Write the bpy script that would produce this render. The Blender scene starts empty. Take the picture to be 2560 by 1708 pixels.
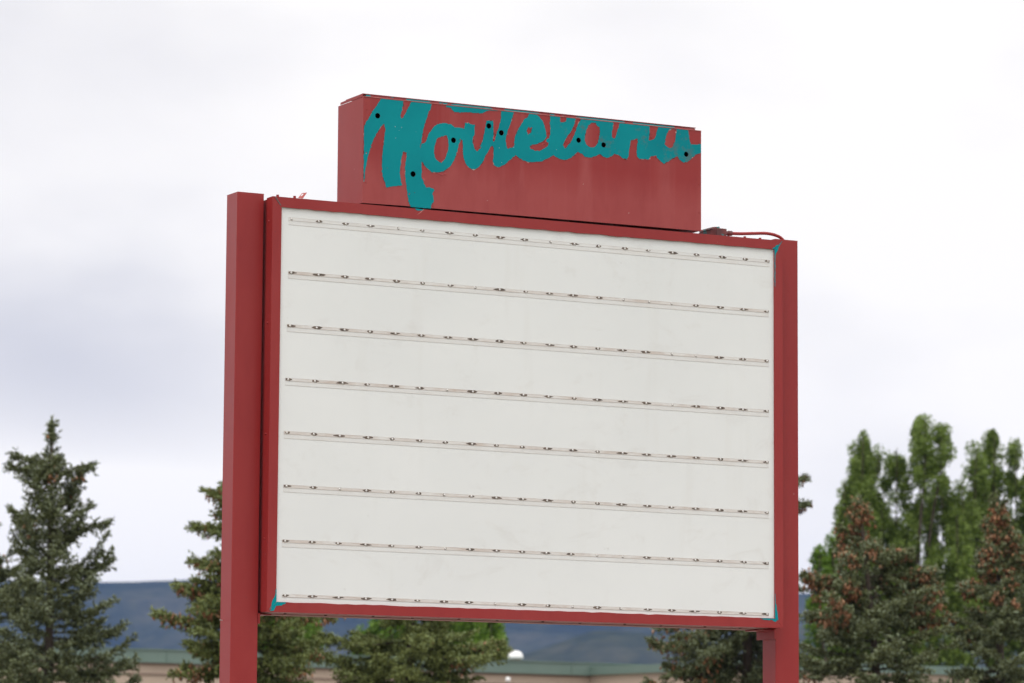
import bpy, bmesh, math, random
import numpy as np
from mathutils import Vector, Matrix
R = math.radians
S = bpy.context.scene
C = S.collection

# ---------------------------------------------------------------- camera
FPX, PITCH, ROLL, YAW = 9336.1, R(6.991), R(0.3701), R(27.7163)
Z0 = 2.67                                   # bottom edge of the letter panel above the ground
CAM = Vector((-8.4281, -18.8122, -1.0711 + Z0))
fwd = Vector((math.sin(YAW)*math.cos(PITCH), math.cos(YAW)*math.cos(PITCH), math.sin(PITCH)))
rg0 = Vector((math.cos(YAW), -math.sin(YAW), 0)); up0 = rg0.cross(fwd)
rgt = rg0*math.cos(ROLL) + up0*math.sin(ROLL); upv = -rg0*math.sin(ROLL) + up0*math.cos(ROLL)
cd = bpy.data.cameras.new('camera'); cam = bpy.data.objects.new('camera', cd); C.objects.link(cam)
cam.matrix_world = Matrix((( rgt.x, upv.x, -fwd.x, CAM.x), (rgt.y, upv.y, -fwd.y, CAM.y), (rgt.z, upv.z, -fwd.z, CAM.z), (0,0,0,1)))
cd.sensor_width = 36; cd.lens = FPX/2560*36; cd.clip_start = .1; cd.clip_end = 30000
cd.dof.use_dof = True; cd.dof.focus_distance = 20.9; cd.dof.aperture_fstop = 5.0
S.camera = cam

def ray(px, py): return fwd*FPX + rgt*(px-1280) - upv*(py-854)
def at(px, py, depth): return CAM + ray(px, py)*(depth/FPX)
def on_face(px, py, y=0.0):
    r = ray(px, py); t = (y-CAM.y)/r.y; p = CAM + r*t
    return p.x, p.z

# ---------------------------------------------------------------- sky and sun
SUN_EL, SUN_AZ = R(58), R(-42)              # azimuth from +Y, towards +X
w = bpy.data.worlds.new('World'); S.world = w; w.use_nodes = True
nt = w.node_tree; N = nt.nodes; L = nt.links; N.clear()
def nd(t, **k):
    n = N.new(t)
    for a, b in k.items(): setattr(n, a, b)
    return n
def lk(a, b): L.new(a, b)
def mth(op, a, b=None, c=None):
    n = nd('ShaderNodeMath', operation=op)
    for i, v in enumerate((a, b, c)):
        if v is None: continue
        if isinstance(v, (int, float)): n.inputs[i].default_value = v
        else: lk(v, n.inputs[i])
    return n.outputs[0]
out = nd('ShaderNodeOutputWorld')
sky = nd('ShaderNodeTexSky', sky_type='NISHITA'); sky.sun_disc = False
sky.sun_elevation = SUN_EL; sky.sun_rotation = R(138)
bsky = nd('ShaderNodeBackground'); bsky.inputs[1].default_value = .1; lk(sky.outputs[0], bsky.inputs[0])
tc = nd('ShaderNodeTexCoord'); sep = nd('ShaderNodeSeparateXYZ'); lk(tc.outputs['Generated'], sep.inputs[0])
X, Y, Z = sep.outputs
az = mth('ARCTAN2', X, Y); el = mth('ARCSINE', Z)
comb = nd('ShaderNodeCombineXYZ'); lk(mth('MULTIPLY', az, 5.0), comb.inputs[0]); lk(mth('MULTIPLY', el, 11.0), comb.inputs[1])
no = nd('ShaderNodeTexNoise'); no.inputs['Scale'].default_value = 1.6; no.inputs['Detail'].default_value = 5; no.inputs['Roughness'].default_value = .45
lk(comb.outputs[0], no.inputs['Vector'])
def bank(px, py, sx, sy):                   # a broad bank of cloud round one direction of the sky
    d = ray(px, py).normalized(); a0 = math.atan2(d.x, d.y); e0 = math.asin(d.z)
    u = mth('DIVIDE', mth('ADD', mth('SUBTRACT', az, a0), mth('MULTIPLY', mth('SUBTRACT', no.outputs[0], .5), .05)), sx/FPX)
    v = mth('DIVIDE', mth('ADD', mth('SUBTRACT', el, e0), mth('MULTIPLY', mth('SUBTRACT', no.outputs[0], .5), .05)), sy/FPX)
    return mth('POWER', 2.718, mth('MULTIPLY', mth('ADD', mth('MULTIPLY', u, u), mth('MULTIPLY', v, v)), -1.0))
grey = mth('MULTIPLY', bank(170, 880, 640, 300), .42)
grey = mth('ADD', grey, mth('MULTIPLY', bank(-100, 150, 1300, 260), .16))
grey = mth('ADD', grey, mth('MULTIPLY', bank(2100, 1150, 420, 220), .06))
grey = mth('ADD', grey, mth('MULTIPLY', mth('SUBTRACT', .49, no.outputs[0]), .62))
grey = mth('SUBTRACT', grey, mth('MULTIPLY', bank(280, 1340, 600, 150), .45))
grey = mth('MINIMUM', mth('MAXIMUM', grey, 0), 1)
cr = nd('ShaderNodeValToRGB'); lk(grey, cr.inputs[0])
cr.color_ramp.elements[0].position = 0; cr.color_ramp.elements[0].color = (1.17, 1.135, 1.10, 1)
cr.color_ramp.elements[1].position = .5; cr.color_ramp.elements[1].color = (.705, .705, .76, 1)
# an overcast sky is brighter towards the zenith
zen = mth('ADD', mth('ADD', 1.0, mth('MULTIPLY', .42, mth('POWER', 2.718, mth('MULTIPLY', mth('ABSOLUTE', el), -14.0)))), mth('MULTIPLY', mth('MAXIMUM', mth('SUBTRACT', el, .24), 0), 1.0))
bcl = nd('ShaderNodeBackground'); lk(cr.outputs[0], bcl.inputs[0]); lk(zen, bcl.inputs[1])
mx = nd('ShaderNodeMixShader'); mx.inputs[0].default_value = .95
lk(bsky.outputs[0], mx.inputs[1]); lk(bcl.outputs[0], mx.inputs[2]); lk(mx.outputs[0], out.inputs[0])
sd = bpy.data.lights.new('sun', 'SUN'); sun = bpy.data.objects.new('sun', sd); C.objects.link(sun)
sd.energy = 1.0; sd.angle = R(25); sd.color = (1, .96, .9)
sdir = Vector((math.sin(R(-138))*math.cos(SUN_EL), math.cos(R(-138))*math.cos(SUN_EL), math.sin(SUN_EL)))
sun.rotation_euler = sdir.to_track_quat('Z', 'Y').to_euler()
S.view_settings.view_transform = 'Standard'; S.view_settings.look = 'None'
S.view_settings.exposure = 0; S.view_settings.gamma = 1

# ---------------------------------------------------------------- helpers
def tag(o, label=None, cat=None, group=None, kind=None):
    if label: o['label'] = label
    if cat: o['category'] = cat
    if group: o['group'] = group
    if kind: o['kind'] = kind
    return o
def empty(name, loc, label, cat, group=None):
    o = bpy.data.objects.new(name, None); C.objects.link(o); o.location = loc; o.empty_display_size = .2
    return tag(o, label, cat, group)
def link_mesh(name, me, mats, parent=None):
    for m in (mats if isinstance(mats, (list, tuple)) else [mats]): me.materials.append(m)
    o = bpy.data.objects.new(name, me); C.objects.link(o)
    if parent:
        o.parent = parent
        off = Vector(parent.location); q = parent.parent
        while q: off += Vector(q.location); q = q.parent
        me.transform(Matrix.Translation(-off))          # meshes are written in world space
    return o
def obj(name, bm, mats, parent=None, smooth=False):
    me = bpy.data.meshes.new(name); bm.normal_update(); bm.to_mesh(me); bm.free()
    if smooth:
        for p in me.polygons: p.use_smooth = True
    return link_mesh(name, me, mats, parent)
def box(bm, x0, x1, y0, y1, z0, z1, bev=0, mi=0):
    r = bmesh.ops.create_cube(bm, size=1)
    vs = r['verts']
    for v in vs: v.co = Vector(((x0+x1)/2 + v.co.x*(x1-x0), (y0+y1)/2 + v.co.y*(y1-y0), (z0+z1)/2 + v.co.z*(z1-z0)))
    fs = {f for v in vs for f in v.link_faces}
    for f in fs: f.material_index = mi
    if bev:
        es = list({e for v in vs for e in v.link_edges})
        bmesh.ops.bevel(bm, geom=es, offset=bev, segments=2, profile=.5, affect='EDGES')
def prism(bm, poly, axis, a, b, mi=0):      # poly in the two other axes, extruded from a to b
    def P(p, t): return {'x': (t, p[0], p[1]), 'y': (p[0], t, p[1]), 'z': (p[0], p[1], t)}[axis]
    va = [bm.verts.new(P(p, a)) for p in poly]; vb = [bm.verts.new(P(p, b)) for p in poly]
    fs = [bm.faces.new(va), bm.faces.new(vb[::-1])]
    n = len(poly)
    for i in range(n): fs.append(bm.faces.new((va[i], vb[i], vb[(i+1) % n], va[(i+1) % n])))
    for f in fs: f.material_index = mi
    bmesh.ops.recalc_face_normals(bm, faces=fs)
def tube(bm, pts, rad, n=12, caps=True, mi=0):
    pts = [Vector(p) for p in pts]; rings = []
    rad = rad if isinstance(rad, (list, tuple)) else [rad]*len(pts)
    for i, p in enumerate(pts):
        d = (pts[min(i+1, len(pts)-1)] - pts[max(i-1, 0)]).normalized()
        a = d.cross(Vector((0, 0, 1)) if abs(d.z) < .9 else Vector((1, 0, 0))).normalized(); b = d.cross(a)
        rings.append([bm.verts.new(p + (a*math.cos(2*math.pi*k/n) + b*math.sin(2*math.pi*k/n))*rad[i]) for k in range(n)])
    for r0, r1 in zip(rings, rings[1:]):
        for k in range(n):
            f = bm.faces.new((r0[k], r0[(k+1) % n], r1[(k+1) % n], r1[k])); f.material_index = mi
    if caps:
        bm.faces.new(rings[0][::-1]).material_index = mi; bm.faces.new(rings[-1]).material_index = mi
def lathe(bm, c, prof, n=20, axis='z'):     # prof: (radius, height)
    c = Vector(c); rings = []
    for r, h in prof:
        ring = []
        for k in range(n):
            a = 2*math.pi*k/n; u, v = r*math.cos(a), r*math.sin(a)
            ring.append(bm.verts.new(c + (Vector((u, v, h)) if axis == 'z' else Vector((u, -h, v)))))
        rings.append(ring)
    for r0, r1 in zip(rings, rings[1:]):
        for k in range(n): bm.faces.new((r0[k], r0[(k+1) % n], r1[(k+1) % n], r1[k]))
    bm.faces.new(rings[0][::-1]); bm.faces.new(rings[-1])

# ---------------------------------------------------------------- materials
class M:
    def __init__(s, name):
        s.m = bpy.data.materials.new(name); s.m.use_nodes = True; s.t = s.m.node_tree
        s.b = s.t.nodes['Principled BSDF']
        s.co = s.t.nodes.new('ShaderNodeTexCoord').outputs['Object']
    def set(s, **k):
        for a, v in k.items(): s.b.inputs[a.replace('_', ' ')].default_value = v
        return s
    def link(s, a, b): s.t.links.new(a, b)
    def noise(s, scale, detail=4, rough=.55, stretch=(1, 1, 1), dist=0, off=(0, 0, 0)):
        mp = s.t.nodes.new('ShaderNodeMapping'); mp.inputs['Scale'].default_value = stretch; mp.inputs['Location'].default_value = off
        s.link(s.co, mp.inputs[0])
        n = s.t.nodes.new('ShaderNodeTexNoise'); n.inputs['Scale'].default_value = scale; n.inputs['Detail'].default_value = detail
        n.inputs['Roughness'].default_value = rough; n.inputs['Distortion'].default_value = dist
        s.link(mp.outputs[0], n.inputs['Vector']); return n.outputs[0]
    def ramp(s, fac, stops):
        r = s.t.nodes.new('ShaderNodeValToRGB'); s.link(fac, r.inputs[0]); e = r.color_ramp.elements
        while len(e) < len(stops): e.new(.5)
        for i, (p, c) in enumerate(stops):
            e[i].position = p; e[i].color = (c, c, c, 1) if isinstance(c, (int, float)) else (*c, 1)
        return r.outputs[0]
    def mix(s, fac, a, b, mode='MIX'):
        n = s.t.nodes.new('ShaderNodeMix'); n.data_type = 'RGBA'; n.blend_type = mode
        for sock, v in ((n.inputs[0], fac), (n.inputs[6], a), (n.inputs[7], b)):
            if isinstance(v, tuple): sock.default_value = (*v, 1)
            elif isinstance(v, (int, float)): sock.default_value = v
            else: s.link(v, sock)
        return n.outputs[2]
    def color(s, c): s.link(c, s.b.inputs['Base Color']); return s
    def rough(s, c): s.link(c, s.b.inputs['Roughness']); return s
    def bump(s, h, st=.3, dist=.002):
        n = s.t.nodes.new('ShaderNodeBump'); n.inputs['Strength'].default_value = st; n.inputs['Distance'].default_value = dist
        s.link(h, n.inputs['Height']); s.link(n.outputs[0], s.b.inputs['Normal']); return s
    def math(s, op, a, b):
        n = s.t.nodes.new('ShaderNodeMath'); n.operation = op
        for i, v in enumerate((a, b)):
            if isinstance(v, (int, float)): n.inputs[i].default_value = v
            else: s.link(v, n.inputs[i])
        return n.outputs[0]

TIPS = None
RED = (.272, .020, .020); REDC = (.33, .055, .054); TEAL = (.002, .235, .262)
def red_paint(name, chalk=.35, streak=False, chips=True, rough=.42):
    m = M(name)
    a = m.noise(1.6, 4, .6, (1, 1, .55)); f = m.ramp(a, [(.35, 0.0), (.68, chalk)])
    if streak:
        s = m.noise(5.5, 3, .5, (1, 1, .05)); s2 = m.noise(17, 2, .5, (1, 1, .03), off=(3, 0, 0))
        f = m.mix(1.0, f, m.ramp(s, [(.48, 0.0), (.72, .9)]), 'ADD')
        f = m.mix(1.0, f, m.ramp(s2, [(.58, 0.0), (.8, .55)]), 'ADD')
    if streak:
        sz_ = m.t.nodes.new('ShaderNodeSeparateXYZ'); m.link(m.co, sz_.inputs[0])
        low = m.ramp(m.math('MULTIPLY', m.math('SUBTRACT', 5.26, m.math('ADD', sz_.outputs[2], m.math('MULTIPLY', m.math('SUBTRACT', m.noise(2.5, 3, .6, (1, 1, .3)), .5), .16))), 4.0), [(.05, 0.0), (.75, .75)])
        f = m.mix(1.0, f, low, 'ADD')
    c = m.mix(f, RED, REDC)
    b = m.noise(9, 5, .6, (1, 1, .3)); c = m.mix(m.ramp(b, [(.5, 0.0), (.75, .3)]), c, (.205, .011, .015))
    if chips:
        ch = m.noise(38, 2, .5); c = m.mix(m.ramp(ch, [(.795, 0.0), (.81, .8)]), c, (.45, .36, .34))
        dk = m.noise(31, 2, .5, off=(7, 2, 1)); c = m.mix(m.ramp(dk, [(.79, 0.0), (.81, .8)]), c, (.05, .03, .03))
    m.color(c); m.rough(m.ramp(a, [(.3, rough-.06), (.7, rough+.12)]))
    m.bump(m.noise(14, 3, .5), .12, .003); m.set(Specular_IOR_Level=.34); return m.m
m_red = red_paint('red_paint'); m_redface = red_paint('red_paint_streaked', .45, True)
m_post = red_paint('red_post_paint', .25, False, True, .36)
m_under = M('underside_paint').set(Roughness=.6)
m_under.color(m_under.ramp(m_under.noise(6, 4, .6, (1, 4, 1)), [(.35, (.20, .055, .045)), (.7, (.32, .12, .10))])); m_under = m_under.m
m = M('teal_paint')
g1 = m.noise(9, 5, .65); c = m.ramp(m.noise(2.2, 3), [(.35, (.001, .205, .243)), (.7, (.002, .255, .287))])
sx = m.t.nodes.new('ShaderNodeSeparateXYZ'); m.link(m.co, sx.inputs[0])
gx_ = m.ramp(m.math('ADD', m.math('MULTIPLY', sx.outputs[0], .12), m.math('SUBTRACT', m.noise(9, 6, .7, off=(4, 1, 2)), .5)), [(.10, 0.0), (.22, .75)])
c = m.mix(gx_, c, (.075, .15, .155))
c = m.mix(m.ramp(m.noise(48, 2, .5, off=(1, 5, 2)), [(.76, 0.0), (.775, .9)]), c, (.5, .55, .55))
c = m.mix(m.ramp(m.noise(40, 2, .5, off=(9, 5, 2)), [(.77, 0.0), (.78, .9)]), c, (.12, .03, .03))
m.color(c).set(Roughness=.6, Specular_IOR_Level=.10).bump(g1, .2, .002); m_teal = m.m
m = M('teal_chip'); m.color(m.ramp(m.noise(2.2, 3), [(.35, (.001, .21, .25)), (.7, (.002, .26, .29))])).set(Roughness=.6, Specular_IOR_Level=.1); m_chip = m.m
m = M('teal_red_mottled')
m.color(m.mix(m.ramp(m.noise(7, 4, .6, (1, 1, 2)), [(.46, 0.0), (.48, 1.0)]), (.27, .03, .035), TEAL)).set(Roughness=.5); m_mott = m.m
m = M('acrylic_panel')
c = m.ramp(m.noise(.9, 3), [(.3, (.715, .728, .73)), (.7, (.765, .775, .776))])
c = m.mix(m.ramp(m.noise(3.2, 6, .75, (1, 1, 1.6), dist=.6), [(.56, 0.0), (.78, .34)]), c, (.56, .53, .50))
c = m.mix(m.ramp(m.noise(15, 5, .7, off=(5, 0, 3)), [(.68, 0.0), (.78, .45)]), c, (.42, .40, .37))
c = m.mix(m.ramp(m.noise(6, 3, .6, (1, 1, .12), off=(2, 0, 1)), [(.58, 0.0), (.8, .18)]), c, (.56, .53, .48))
m.color(c).set(Roughness=.38, Specular_IOR_Level=.4).bump(m.noise(1.3, 2), .25, .01); m_panel = m.m
def track_mat(name, base, dirt, k):
    m = M(name)
    c = m.mix(m.ramp(m.noise(5, 6, .75, (1, 1, 6)), [(.40, 0.0), (.72, k)]), base, dirt)
    m.color(c).set(Roughness=.3, Specular_IOR_Level=.5); return m.m
m_track = track_mat('clear_track_dusty', (.71, .695, .68), (.46, .35, .29), .85)
m_trackc = track_mat('clear_track_clean', (.725, .725, .72), (.52, .46, .42), .5)
m_lip = track_mat('track_lip', (.712, .715, .712), (.60, .55, .51), .5)
m_line = M('track_edge_grime').set(Base_Color=(.54, .48, .44, 1), Roughness=.6).m
m_smear = M('screw_grime'); m_smear.color(m_smear.ramp(m_smear.noise(60, 3), [(.35, (.085, .065, .055)), (.65, (.17, .125, .10))])).set(Roughness=.7); m_smear = m_smear.m
m_steel = M('zinc_screw').set(Base_Color=(.66, .64, .62, 1), Metallic=.45, Roughness=.35).m
m_seam = M('seam_filler').set(Base_Color=(.085, .105, .105, 1), Roughness=.6).m
m_dark = M('dark_interior').set(Base_Color=(.012, .008, .008, 1), Roughness=.9).m
m_galv = M('galvanised_edge').set(Base_Color=(.42, .40, .38, 1), Roughness=.5, Metallic=.3).m
m_pink = M('faded_pink_paint'); m_pink.color(m_pink.ramp(m_pink.noise(12, 3), [(.3, (.55, .15, .14)), (.7, (.66, .24, .22))])).set(Roughness=.5); m_pink = m_pink.m
m_rust = M('weathered_box')
m_rust.color(m_rust.mix(m_rust.ramp(m_rust.noise(22, 4, .7), [(.56, 0.0), (.6, 1.0)]), m_rust.ramp(m_rust.noise(15, 4, off=(3, 3, 3)), [(.35, (.09, .030, .032)), (.65, (.22, .05, .05))]), (.02, .19, .20))).set(Roughness=.6); m_rust = m_rust.m

# ---------------------------------------------------------------- setting: ground and hills
m = M('ground_grass')
c = m.ramp(m.noise(.05, 6), [(.35, (.045, .065, .022)), (.65, (.10, .11, .05))])
m.color(c).set(Roughness=.95); m_grd = m.m
bm = bmesh.new(); G = 14000
vs = [bm.verts.new((x, y, 0)) for x, y in ((-G, -G), (G, -G), (G, G), (-G, G))]; bm.faces.new(vs)
tag(obj('ground', bm, m_grd), kind='structure')
m = M('gravel_lot'); m.color(m.ramp(m.noise(3, 8, .7), [(.3, (.20, .185, .165)), (.7, (.34, .31, .28))])).set(Roughness=.95); m_lot = m.m
bm = bmesh.new(); vs = [bm.verts.new((x, y, .004)) for x, y in ((-24, -5), (30, -5), (60, 62), (-5, 62))]; bm.faces.new(vs)
tag(obj('gravel_lot', bm, m_lot), kind='structure')

def vnoise(seed):
    rs = np.random.RandomState(seed); tab = rs.rand(256, 256)
    def f(x, y):
        xi = np.floor(x).astype(int); yi = np.floor(y).astype(int); u = x-xi; v = y-yi
        u = u*u*(3-2*u); v = v*v*(3-2*v)
        a = tab[xi % 256, yi % 256]; b = tab[(xi+1) % 256, yi % 256]; c = tab[xi % 256, (yi+1) % 256]; d = tab[(xi+1) % 256, (yi+1) % 256]
        return (a*(1-u)+b*u)*(1-v) + (c*(1-u)+d*u)*v
    return f
def fbm(f, x, y, o=6):
    s = 0; a = 1; t = 0
    for _ in range(o): s = s + a*f(x, y); t += a; a *= .5; x = x*2.03+7; y = y*2.03+3
    return s/t
def hill(name, crest, depth, back, nx, ny, seed, mat, rough, front=.45):
    """a ridge with its crest line through the given skyline points, rising from the ground in front of it"""
    f = vnoise(seed); xs = np.linspace(crest[0][0], crest[-1][0], nx)
    hy = np.interp(xs, [c[0] for c in crest], [c[1] for c in crest])
    co = []; 
    f0 = Vector((fwd.x, fwd.y, 0)).normalized()
    for j in range(ny):
        t = j/(ny-1)                                    # 0 front foot, .7 crest, 1 behind
        for i in range(nx):
            top = at(xs[i], hy[i], depth); 
            base = Vector((top.x, top.y, 0)); s = t/.7
            if t <= .7: p = base - f0*(depth*front*(1-s)); z = top.z*(s**1.25)
            else: p = base + f0*back*((t-.7)/.3); z = top.z*(1-.6*((t-.7)/.3)**1.5)
            co.append((p.x, p.y, z))
    co = np.array(co); sc = 1/(depth*.055)
    n = fbm(f, co[:, 0]*sc+50, co[:, 1]*sc*.8+50)-.5
    n2 = np.abs(fbm(f, co[:, 0]*sc*1.1+90, co[:, 1]*sc*.5+20, 4)-.5)
    tt = np.repeat(np.arange(ny)/(ny-1), nx)
    amp = rough*np.clip(1-np.abs(tt-.7)/.7*.2, 0, 1)*np.where(np.abs(tt-.7) < .07, .3, 1)*np.clip(tt*5, 0, 1)
    co[:, 2] += amp*(n*1.4-n2*1.6)
    idx = np.arange(nx*ny).reshape(ny, nx)
    fc = np.stack([idx[:-1, :-1], idx[:-1, 1:], idx[1:, 1:], idx[1:, :-1]], -1).reshape(-1, 4)
    me = bpy.data.meshes.new(name); me.from_pydata(co.tolist(), [], fc.tolist())
    for p in me.polygons: p.use_smooth = True
    return tag(link_mesh(name, me, mat), kind='structure')
m = M('wooded_hill')
c = m.ramp(m.noise(.006, 8, .65, (1, 1, 2)), [(.38, (.014, .022, .010)), (.50, (.045, .052, .024)), (.62, (.070, .070, .040))])
c = m.mix(m.ramp(m.noise(.05, 5, .7), [(.35, .6), (.6, 0.0)]), c, (.012, .020, .010))
m.color(c).set(Roughness=1, Specular_IOR_Level=0); m_hill = m.m
hill('hills', [(-7000, 1480), (-4000, 1420), (-2000, 1450), (-900, 1432), (0, 1440), (280, 1444), (433, 1450), (900, 1462), (1400, 1478), (2000, 1479), (2250, 1462), (2420, 1450), (3500, 1440), (6000, 1470), (9500, 1430)], 5200, 900, 620, 90, 3, m_hill, 80)
hill('near_hill', [(1000, 1700), (1180, 1665), (1323, 1624), (1421, 1596), (1485, 1579), (1540, 1577), (1610, 1582), (1700, 1590), (1850, 1580), (2000, 1560), (2200, 1552), (3300, 1560), (5000, 1640), (6000, 1720)], 3300, 600, 260, 70, 8, m_hill, 38, .3)

# ---------------------------------------------------------------- low building behind
f0 = Vector((fwd.x, fwd.y, 0)).normalized()
m = M('tan_wall'); m.color(m.ramp(m.noise(.8, 4), [(.3, (.40, .315, .25)), (.7, (.46, .365, .29))])).set(Roughness=.9); m_tan = m.m
m = M('green_fascia'); m.color(m.ramp(m.noise(1.2, 3), [(.3, (.115, .175, .150)), (.7, (.135, .195, .17))])).set(Roughness=.5); m_fas = m.m
m_trim = M('brown_trim').set(Base_Color=(.20, .14, .11, 1), Roughness=.7).m
m_roof = M('grey_roof').set(Base_Color=(.2, .2, .2, 1), Roughness=.9).m
m_white = M('white_metal').set(Base_Color=(.80, .80, .80, 1), Roughness=.35).m
m_maroon = M('maroon_metal').set(Base_Color=(.17, .035, .035, 1), Roughness=.5).m
P0 = at(500, 1625, 91.1); P1 = at(1663, 1662, 99.0); ztop = (P0.z+P1.z)/2 - .045
u = Vector((P1.x-P0.x, P1.y-P0.y, 0)).normalized(); v = Vector((-u.y, u.x, 0))
if v.dot(f0) < 0: v = -v
def wall_block(bm, o, s0, s1, d0, d1, z0, z1):
    pts = [o + u*s + v*d for s, d in ((s0, d0), (s1, d0), (s1, d1), (s0, d1))]
    prism(bm, [(p.x, p.y) for p in pts], 'z', z0, z1)
O = Vector((P0.x, P0.y, 0)); 
bt = empty('low_building', O, 'long low tan building with a green metal fascia behind the spruce trees', 'building')
LEN0, LEN1 = -16, 15.2
bm = bmesh.new(); wall_block(bm, O, LEN0, LEN1, 0, 14, 0, ztop-.30); obj('wall', bm, m_tan, bt)
bm = bmesh.new(); wall_block(bm, O, LEN0-.1, LEN1+.1, -.12, 14.1, ztop-.302, ztop); fa = obj('fascia', bm, m_fas, bt)
bm = bmesh.new(); wall_block(bm, O, LEN0-.14, LEN1+.14, -.15, -.04, ztop+.001, ztop+.03)
for k in range(int((LEN1-LEN0)/3)): wall_block(bm, O, LEN0+k*3, LEN0+k*3+.03, -.135, -.121, ztop-.3, ztop-.001)
obj('coping', bm, m_fas, fa)
bm = bmesh.new(); wall_block(bm, O, LEN0, LEN1, -.03, -.002, ztop-.60, ztop-.56); wall_block(bm, O, LEN0, LEN1, -.05, -.002, ztop-.35, ztop-.303); obj('trim', bm, m_trim, bt)
m_win = M('window_glass').set(Base_Color=(.03, .035, .04, 1), Roughness=.1).m
for s in (-9, -3, 3.5, 8, 12.3):
    bm = bmesh.new(); wall_block(bm, O, s, s+1.6, -.02, .05, .9, 2.4); obj('window', bm, m_win, bt)
# wing standing a little forward on the right
W0 = at(1880, 1652, 92.0); OW = Vector((W0.x, W0.y, 0)); zw = at(2010, 1656, 93.2).z
bt2 = empty('building_wing', OW, 'tan wing with a thin green fascia behind the spruces right of the sign', 'building')
bm = bmesh.new(); wall_block(bm, OW, 0, 14, 0, 7, 0, zw-.21); obj('wall', bm, m_tan, bt2)
bm = bmesh.new(); wall_block(bm, OW, -.1, 14.1, -.12, 7.1, zw-.212, zw); obj('fascia', bm, m_fas, bt2)
def roof_vent(px, py, d):
    c = at(px, py, d); c.z = ztop
    e = empty('roof_vent', c, 'white mushroom roof vent standing on the low building', 'roof vent')
    zt = at(px, 1627, d).z
    bm = bmesh.new(); lathe(bm, c, [(.15, -.05), (.15, .13)], 20); obj('collar', bm, m_trim, e, True)
    h = zt-ztop-.12
    bm = bmesh.new(); lathe(bm, c+Vector((0, 0, .12)), [(.17, -.01), (.215, .015), (.215, .04), (.19, h*.6), (.14, h*.88), (.05, h), (.002, h+.004)], 28); obj('cap', bm, m_white, e, True)
roof_vent(1288, 1652, 97.5)
c = at(955, 1641, 95.5); c.z = ztop
e = empty('vent_hood', c, 'maroon rounded vent hood on the low roof behind the middle spruce', 'roof vent')
hh = at(955, 1615, 95.5).z-ztop; wv = .2
bm = bmesh.new(); pr = [(-wv, 0), (wv, 0), (wv, hh*.45), (wv*.85, hh*.72), (wv*.5, hh*.93), (wv*.1, hh), (-wv, hh)]
pts = [(p[0], p[1]) for p in pr]
va = [bm.verts.new(c + rg0*a + Vector((0, 0, b)) - f0*.15) for a, b in pts]; vb = [bm.verts.new(c + rg0*a + Vector((0, 0, b)) + f0*.25) for a, b in pts]
bm.faces.new(va); bm.faces.new(vb[::-1])
for i in range(len(pts)): bm.faces.new((va[i], vb[i], vb[(i+1) % len(pts)], va[(i+1) % len(pts)]))
bmesh.ops.recalc_face_normals(bm, faces=bm.faces[:]); obj('hood', bm, m_maroon, e)
bm = bmesh.new(); prism(bm, [(c.x-.16, c.y-.1), (c.x+.16, c.y-.1), (c.x+.16, c.y+.1), (c.x-.16, c.y+.1)], 'z', ztop-.05, ztop+.01); obj('base', bm, m_trim, e)
# globe lamp on a pole in the lot
c = at(1270, 1699, 80); cb = Vector((c.x, c.y, 0))
e = empty('globe_lamp', cb, 'small white globe lamp on a thin pole before the tan wall', 'lamp')
bm = bmesh.new(); tube(bm, [cb, (c.x, c.y, c.z-.05)], .03, 10); obj('pole', bm, m_trim, e)
bm = bmesh.new(); bmesh.ops.create_uvsphere(bm, u_segments=20, v_segments=12, radius=.055, matrix=Matrix.Translation(c)); obj('globe', bm, m_white, e, True)

def smooth_path(P, n=6):
    out = []
    for i in range(len(P)-1):
        p0, p1, p2, p3 = P[max(i-1, 0)], P[i], P[i+1], P[min(i+2, len(P)-1)]
        for k in range(n):
            t = k/n; out.append(.5*((2*p1)+(p2-p0)*t+(2*p0-5*p1+4*p2-p3)*t*t+(3*p1-p0-3*p2+p3)*t**3))
    return out+[P[-1]]
# ---------------------------------------------------------------- trees
def spindles(P, Dv, ln, rd, rs_):
    """many little three sided spindles: root P, unit direction Dv, length, radius"""
    n = len(P); a = np.cross(Dv, rs_.normal(size=(n, 3))); a /= np.linalg.norm(a, axis=1)[:, None]+1e-9; b = np.cross(Dv, a)
    mid = P + Dv*(ln*.45)[:, None]; V = [P]
    for k in range(3):
        t = 2*math.pi*k/3; V.append(mid + (a*math.cos(t)+b*math.sin(t))*rd[:, None])
    V.append(P + Dv*ln[:, None]); V = np.stack(V, 1).reshape(-1, 3)
    F = np.array([(0, 2, 1), (0, 3, 2), (0, 1, 3), (4, 1, 2), (4, 2, 3), (4, 3, 1)])
    return V, (F[None] + (np.arange(n)*5)[:, None, None]).reshape(-1, 3)
def mesh_np(name, V, F, mats, parent):
    me = bpy.data.meshes.new(name); nf, k = F.shape; me.vertices.add(len(V)); me.loops.add(nf*k); me.polygons.add(nf)
    off = np.array(parent.location)
    me.vertices.foreach_set('co', (V-off).astype(np.float32).ravel()); me.loops.foreach_set('vertex_index', F.astype(np.int32).ravel())
    me.polygons.foreach_set('loop_start', np.arange(0, nf*k, k, dtype=np.int32)); me.update(calc_edges=True)
    me.materials.append(mats); o = bpy.data.objects.new(name, me); C.objects.link(o); o.parent = parent; return o
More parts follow.
